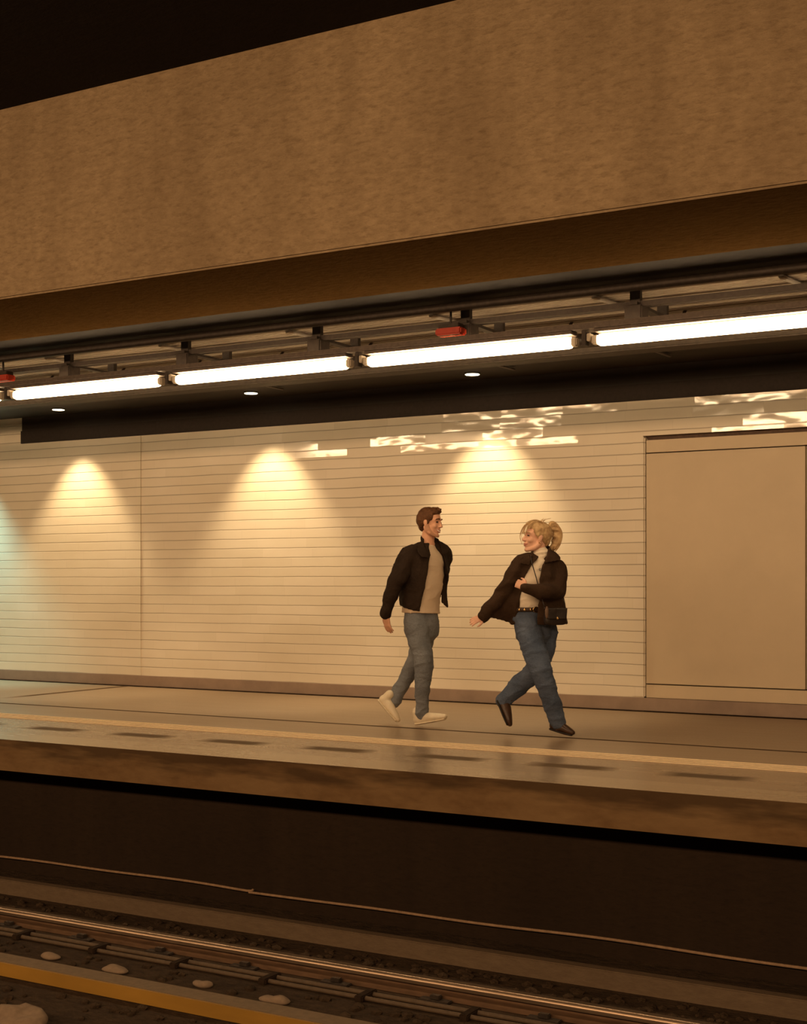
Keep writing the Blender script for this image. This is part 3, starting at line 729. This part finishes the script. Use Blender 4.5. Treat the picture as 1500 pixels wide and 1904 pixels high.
# ================================================================ the woman
D0 = 10.02
SW = dirv(.93, .36); FW = dirv(.36, -.93)     # her left, her front
def ZF(p, z): return p
bm = B()
HW = Head(P(998, 1000, .0), dirv(-.97, -.25, -.06), dirv(.10, .05, 1), .98)
HW.build(bm, True)
tube(bm, [P(1003, 1042), P(1003, 1028), P(1001, 1008)], [.055, .048, .047], 16)
tube(bm, [P(992, 1155), P(986, 1128), P(992, 1085), P(1000, 1060), P(1003, 1040)], [(.115, .09), (.10, .08), (.118, .09), (.12, .075), (.06, .045)], 20, ref=SW)
bm_ = bm
RS, RE, RW = P(968, 1054, -.05), P(932, 1105, -.04), P(900, 1146, -.02)
LS, LE, LW = P(1033, 1054, .02), P(1035, 1100, -.08), P(979, 1093, -.26)
tube(bm, [P(995, 1046), RS, RS.lerp(RE, .5), RE, RE.lerp(RW, .5), RW], [.05, .048, .042, .036, .032, .024], 14)
tube(bm, [P(1010, 1046), LS, LS.lerp(LE, .5), LE, LE.lerp(LW, .5), LW], [.05, .048, .042, .036, .032, .024], 14)
hand(bm, RW, dirv(-.75, -.1, -.30), dirv(.3, .6, -.3), 1, .78, .3, .10)
hand(bm, LW, dirv(-.70, .30, .35), dirv(.3, 1, -.2), -1, .80, .9, .08)
nh, nk, na = P(982, 1170, -.10), P(1012, 1255, -.16), P(1038, 1340, -.08)
fh, fk, fa = P(1008, 1170, .08), P(992, 1250, .04), P(940, 1302, .14)
tube(bm, [nh, nh.lerp(nk, .5), nk, nk.lerp(na, .4), na], [.062, .056, .048, .042, .030], 16)
tube(bm, [fh, fh.lerp(fk, .5), fk, fk.lerp(fa, .4), fa], [.062, .056, .048, .042, .030], 16)
tube(bm, [na, P(1036, 1353, -.08), P(1052, 1362, -.10)], [.032, .03, .022], 12)
tube(bm, [fa, P(934, 1312, .13), P(940, 1328, .11)], [.026, .020, .014], 12)
wom = solid('person', bm, .0055, M['skin_w'], None, 3, .5)
tag(wom, 'blond woman looking back while running in open brown jacket, cream turtleneck and blue jeans', 'person')
for q in (-1, 1):
    bm = B(); HW.ell(bm, (.080, q*.030, .006), (.009, .013, .0045)); mk('eye', bm, M['eye'], wom, smooth=True)
for q in (-1, 1):
    bm = B(); HW.tube(bm, [(.074, q*.046, .026), (.090, q*.030, .032), (.092, q*.014, .028)], [.003, .004, .004], 8); mk('eyebrow', bm, M['hair_w'], wom, smooth=True)
bm = B()
HW.tube(bm, [(.076, .027, -.054), (.092, .012, -.057), (.097, 0, -.058), (.092, -.012, -.057), (.076, -.027, -.054)], [.003, .0045, .005, .0045, .003], 8)
HW.tube(bm, [(.076, .027, -.055), (.090, .012, -.067), (.094, 0, -.069), (.090, -.012, -.067), (.076, -.027, -.055)], [.003, .0045, .005, .0045, .003], 8)
mk('lips', bm, M['lip'], wom, smooth=True)
# hair: cap, twisted ponytail, loose strands
bm = B(); E = HW.ell
E(bm, (-.045, 0, .035), (.074, .080, .082)); E(bm, (-.005, 0, .070), (.090, .074, .058)); E(bm, (-.070, 0, -.010), (.036, .056, .050))
for q in (-1, 1): E(bm, (.000, q*.062, .045), (.050, .020, .045)); E(bm, (.010, q*.068, .016), (.018, .010, .030))
HW.tube(bm, [(.01, .03, .11), (.06, .035, .098), (.082, .045, .060)], [.02, .016, .006]); HW.tube(bm, [(.01, -.02, .112), (.055, -.02, .112), (.088, .0, .098), (.105, .01, .085)], [.02, .016, .010, .004])
hw = solid('hair', bm, .005, M['hair_w'], wom, 2, .5, lambda c: noise.noise(Vector((c.x*50, c.y*50, c.z*50)))*.005)
bm = B()
rp = random.Random(5)
HW.tube(bm, [(-.09, 0, .075), (-.115, 0, .10), (-.145, 0, .085), (-.155, 0, .03), (-.145, 0, -.035), (-.12, 0, -.075)], [.020, .026, .030, .030, .028, .014], 12, wr=.008, wf=50)
for i in range(9):
    y = rp.uniform(-.03, .03); a = rp.uniform(-.012, .012)
    HW.tube(bm, [(-.08, y*.4, .07), (-.10+a, y, .115+a), (-.145+a, y, .11+a), (-.175+a, y*1.2, .045), (-.165+a, y, -.03+a), (-.135, y, -.085+a*2)], [.008, .010, .009, .009, .008, .003], 6, sub=5)
solid('ponytail', bm, .0045, M['hair_w'], hw, 1, .5)
bm = B()
for i in range(9):
    q = rp.choice((-1, 1)); y = rp.uniform(.01, .07)*q; z = rp.uniform(.085, .12); k = rp.uniform(.6, 1.2)
    HW.tube(bm, [(-.04, y*.8, z), (.03, y, z+.02*k), (.085, y*1.1, z-.03+.02*k), (.115*k**.2, y*.8, z-.085), (.10, y*.6, z-.13*k)], [.003, .003, .0026, .002, .0012], 5, sub=4)
for i in range(6):
    y = rp.uniform(-.05, .05); HW.tube(bm, [(-.02, y, .10), (-.03, y, .135), (-.06+rp.uniform(-.02, .02), y, .14+rp.uniform(0, .02))], [.003, .002, .001], 5, sub=4)
mk('loose_strand', bm, M['hair_w'], hw, smooth=True)
bm = B(); HW.ell(bm, (.004, .073, -.042), (.005, .005, .005)); HW.ell(bm, (-.004, .073, -.046), (.003, .003, .006)); mk('earring', bm, M['gold'], wom, smooth=True)
# turtleneck
bm = B()
tube(bm, [P(982, 1134), P(984, 1118), P(988, 1090), P(994, 1065), P(1001, 1046), P(1003, 1036)], [(.120, .106), (.126, .110), (.140, .124), (.152, .120), (.115, .098), (.064, .060)], 26, ref=SW, cap=False, wr=.004, wf=16, seed=3)
for z in (1037, 1029): tube(bm, [P(1004, z+5), P(1004, z-1)], [.062, .061], 20, ref=SW, sub=3)
for k in (0, 1):
    pts = [P(1004, 1035-k*8)+(SW*math.sin(a)+FW*math.cos(a))*.060+Vector((0, 0, .010*math.sin(a))) for a in [2*PI*i/12 for i in range(13)]]
    tube(bm, pts, [.013]*13, 8, sub=2)
solid('turtleneck', bm, .007, M['sweater_w'], wom, 3, .6, folds(.004, 5, seed=8))
# jeans
bm = B()
tube(bm, [P(983, 1134), P(986, 1150), P(992, 1176)], [(.120, .103), (.136, .116), (.142, .120)], 22, ref=SW, wr=.003, wf=20)
tube(bm, [P(983, 1165, -.07), P(992, 1205, -.12), P(1006, 1248, -.17), P(1020, 1290, -.14), P(1037, 1341, -.08)], [.100, .093, .082, .073, .060], 20, wr=.006, wf=15, seed=15)
tube(bm, [P(1012, 1160, .08), P(1012, 1200, .06), P(994, 1244, .04), P(964, 1275, .10), P(936, 1303, .14)], [.096, .088, .078, .073, .062], 20, wr=.006, wf=15, seed=19)
jw = solid('jeans', bm, .007, M['jeans_w'], wom, 3, .6, folds(.008, 3.8, seed=4))
# belt with studs
bm = B(); n = 28; c = P(983, 1133)
pts = [c+SW*math.sin(2*PI*i/n)*.128+FW*math.cos(2*PI*i/n)*.112 for i in range(n+1)]
tube(bm, pts, [(.016, .005)]*(n+1), 8, ref=(0, 0, 1), sub=1); bt = mk('belt', bm, M['belt'], wom, smooth=True)
for i in range(-3, 4):
    a = i*.32; q = c+SW*math.sin(a)*.136+FW*math.cos(a)*.120
    bm = B(); r = .010 if i else .015
    if i: ell(bm, q, (r, r, r*1.1), None, 10)
    else:
        pts = [q+SW*.024*math.cos(t)+Vector((0, 0, .019))*math.sin(t) for t in [2*PI*k/10 for k in range(11)]]; tube(bm, pts, [.004]*11, 6, sub=2)
    mk('stud' if i else 'buckle', bm, M['gold'], bt, smooth=True)
shoe('ankle_boot', P(1021, 1357, -.06), P(1066, 1370, -.14), dirv(.3, -.1, 1), wom, M['shoe_b'], M['heel'], slim=.85)
shoe('ankle_boot', P(922, 1302, .13), P(943, 1353, .07), dirv(.9, -.1, .35), wom, M['shoe_b'], M['heel'], slim=.85)
# jacket
bm = B()
ring_shell(bm, [(P(1004, 1034, .01), .080, .075, R(40), R(330)), (P(1003, 1041), .15, .10, R(8), R(335)), (P(1002, 1052), .175, .135, R(-12), R(320)),
                (P(1000, 1080), .182, .165, R(-20), R(296)), (P(1000, 1110), .190, .175, R(-22), R(286)), (P(1000, 1140, .02), .205, .185, R(-26), R(280)), (P(1002, 1161, .02), .21, .185, R(-28), R(275))],
           SW, FW, 0, 0, .016, 40, .006, 12)
tube(bm, [P(987, 1045, -.02), P(968, 1051, -.05), P(950, 1078, -.06), P(931, 1107, -.05), P(898, 1146, -.02)], [.068, .072, .066, .056, .045], 18, wr=.008, wf=16, seed=12, sub=5)
tube(bm, [P(1014, 1046, .0), P(1031, 1056, .0), P(1036, 1080, -.04), P(1030, 1100, -.12), P(1008, 1100, -.22), P(978, 1093, -.26)], [.070, .076, .076, .074, .060, .043], 18, wr=.008, wf=16, seed=14, sub=5)
# right front and side flying out under the arm
sheet(bm, [P(962, 1060, -.04), P(945, 1090, -.05), P(925, 1122, -.04), P(905, 1146, -.02)], [P(966, 1080, -.12), P(966, 1110, -.10), P(964, 1140, -.06), P(958, 1160, .0)], .014, dirv(.2, -1), n=18, m=14, wr=.010, seed=3)
sheet(bm, [P(962, 1060, .06), P(945, 1090, .04), P(930, 1118, .02), P(912, 1142, .0)], [P(985, 1075, .16), P(985, 1110, .16), P(975, 1140, .12), P(958, 1160, .02)], .014, dirv(.2, -1), n=18, m=14, wr=.008, seed=6)
jk = solid('jacket', bm, .0075, M['jacket_w'], wom, 3, .6, folds(.010, 4.5, (1, 1, .8), 7))
bm = B()
sheet(bm, [P(991, 1031, -.07), P(987, 1040, -.12), P(984, 1052, -.14)], [P(976, 1033, -.08), P(967, 1042, -.14), P(966, 1048, -.15)], .012, dirv(.2, -1), wr=.001)
sheet(bm, [P(1018, 1020, -.02), P(1016, 1034, -.10), P(1010, 1048, -.14)], [P(1032, 1026, .02), P(1042, 1036, -.04), P(1040, 1042, -.08)], .012, dirv(.4, -1), wr=.001)
tube(bm, [P(989, 1030, -.06), P(990, 1022, .07), P(1004, 1018, .11), P(1018, 1019, .07), P(1022, 1024, -.02)], [(.024, .008)]*5, 10, ref=(0, 0, 1))
solid('collar', bm, .006, M['jacket_w'], jk, 2)
bm = B(); ell(bm, P(1004, 1059, -.172), (.011, .006, .011), None, 10); b_ = mk('button', bm, plain('horn_button', (.22, .2, .17), .3), jk, smooth=True)
# shoulder bag
bc = P(1032, 1146, -.25)
bag = tag(empty('shoulder_bag', bc), 'small black quilted shoulder bag with thin strap hanging at the woman\'s hip', 'bag')
ax = (dirv(1, .25), dirv(.25, -1), Vector((0, 0, 1)))
bm = B()
ell(bm, (0, 0, 0), (1, 1, 1), None, 32)
for v in bm.verts:
    q = [math.copysign(abs(c)**.38, c) for c in v.co]
    v.co = bc+ax[0]*q[0]*.084*(1.0 if q[2] < 0 else .93)+ax[1]*q[1]*.030+ax[2]*q[2]*.063
mk('body', bm, M['leather'], bag, smooth=True)
bm = B()
sheet(bm, [bc+ax[0]*x+ax[1]*.036+ax[2]*.060 for x in (-.078, 0, .078)], [bc+ax[0]*x+ax[1]*.040+ax[2]*(-.02) for x in (-.070, 0, .070)], .008, ax[1], wr=.001)
fl_ = mk('flap', bm, M['leather'], bag, smooth=True)
bm = B(); ell(bm, bc+ax[1]*.047+ax[2]*-.012, (.010, .006, .010), None, 10); mk('clasp', bm, M['gold'], fl_, smooth=True)
bm = B(); ell(bm, bc+ax[0]*-.078+ax[1]*.038+ax[2]*.03, (.014, .008, .045), ax, 12); mk('tassel', bm, M['tassel'], bag, smooth=True)
bm = B()
tube(bm, [P(986, 1032, -.10), P(989, 1048, -.15), P(996, 1072, -.172), P(1000, 1088, -.175)], [(.003, .004)]*4, 6, sub=4)
tube(bm, [P(1000, 1088, -.20), P(1010, 1122, -.25), bc-ax[0]*.08+ax[2]*.055], [(.003, .004)]*3, 6, sub=4)
tube(bm, [bc+ax[0]*.08+ax[2]*.055, P(1047, 1110, .10), P(1030, 1060, .18), P(1000, 1036, .12)], [.004]*4, 6, sub=4)
mk('strap', bm, M['leather'], bag, smooth=True)
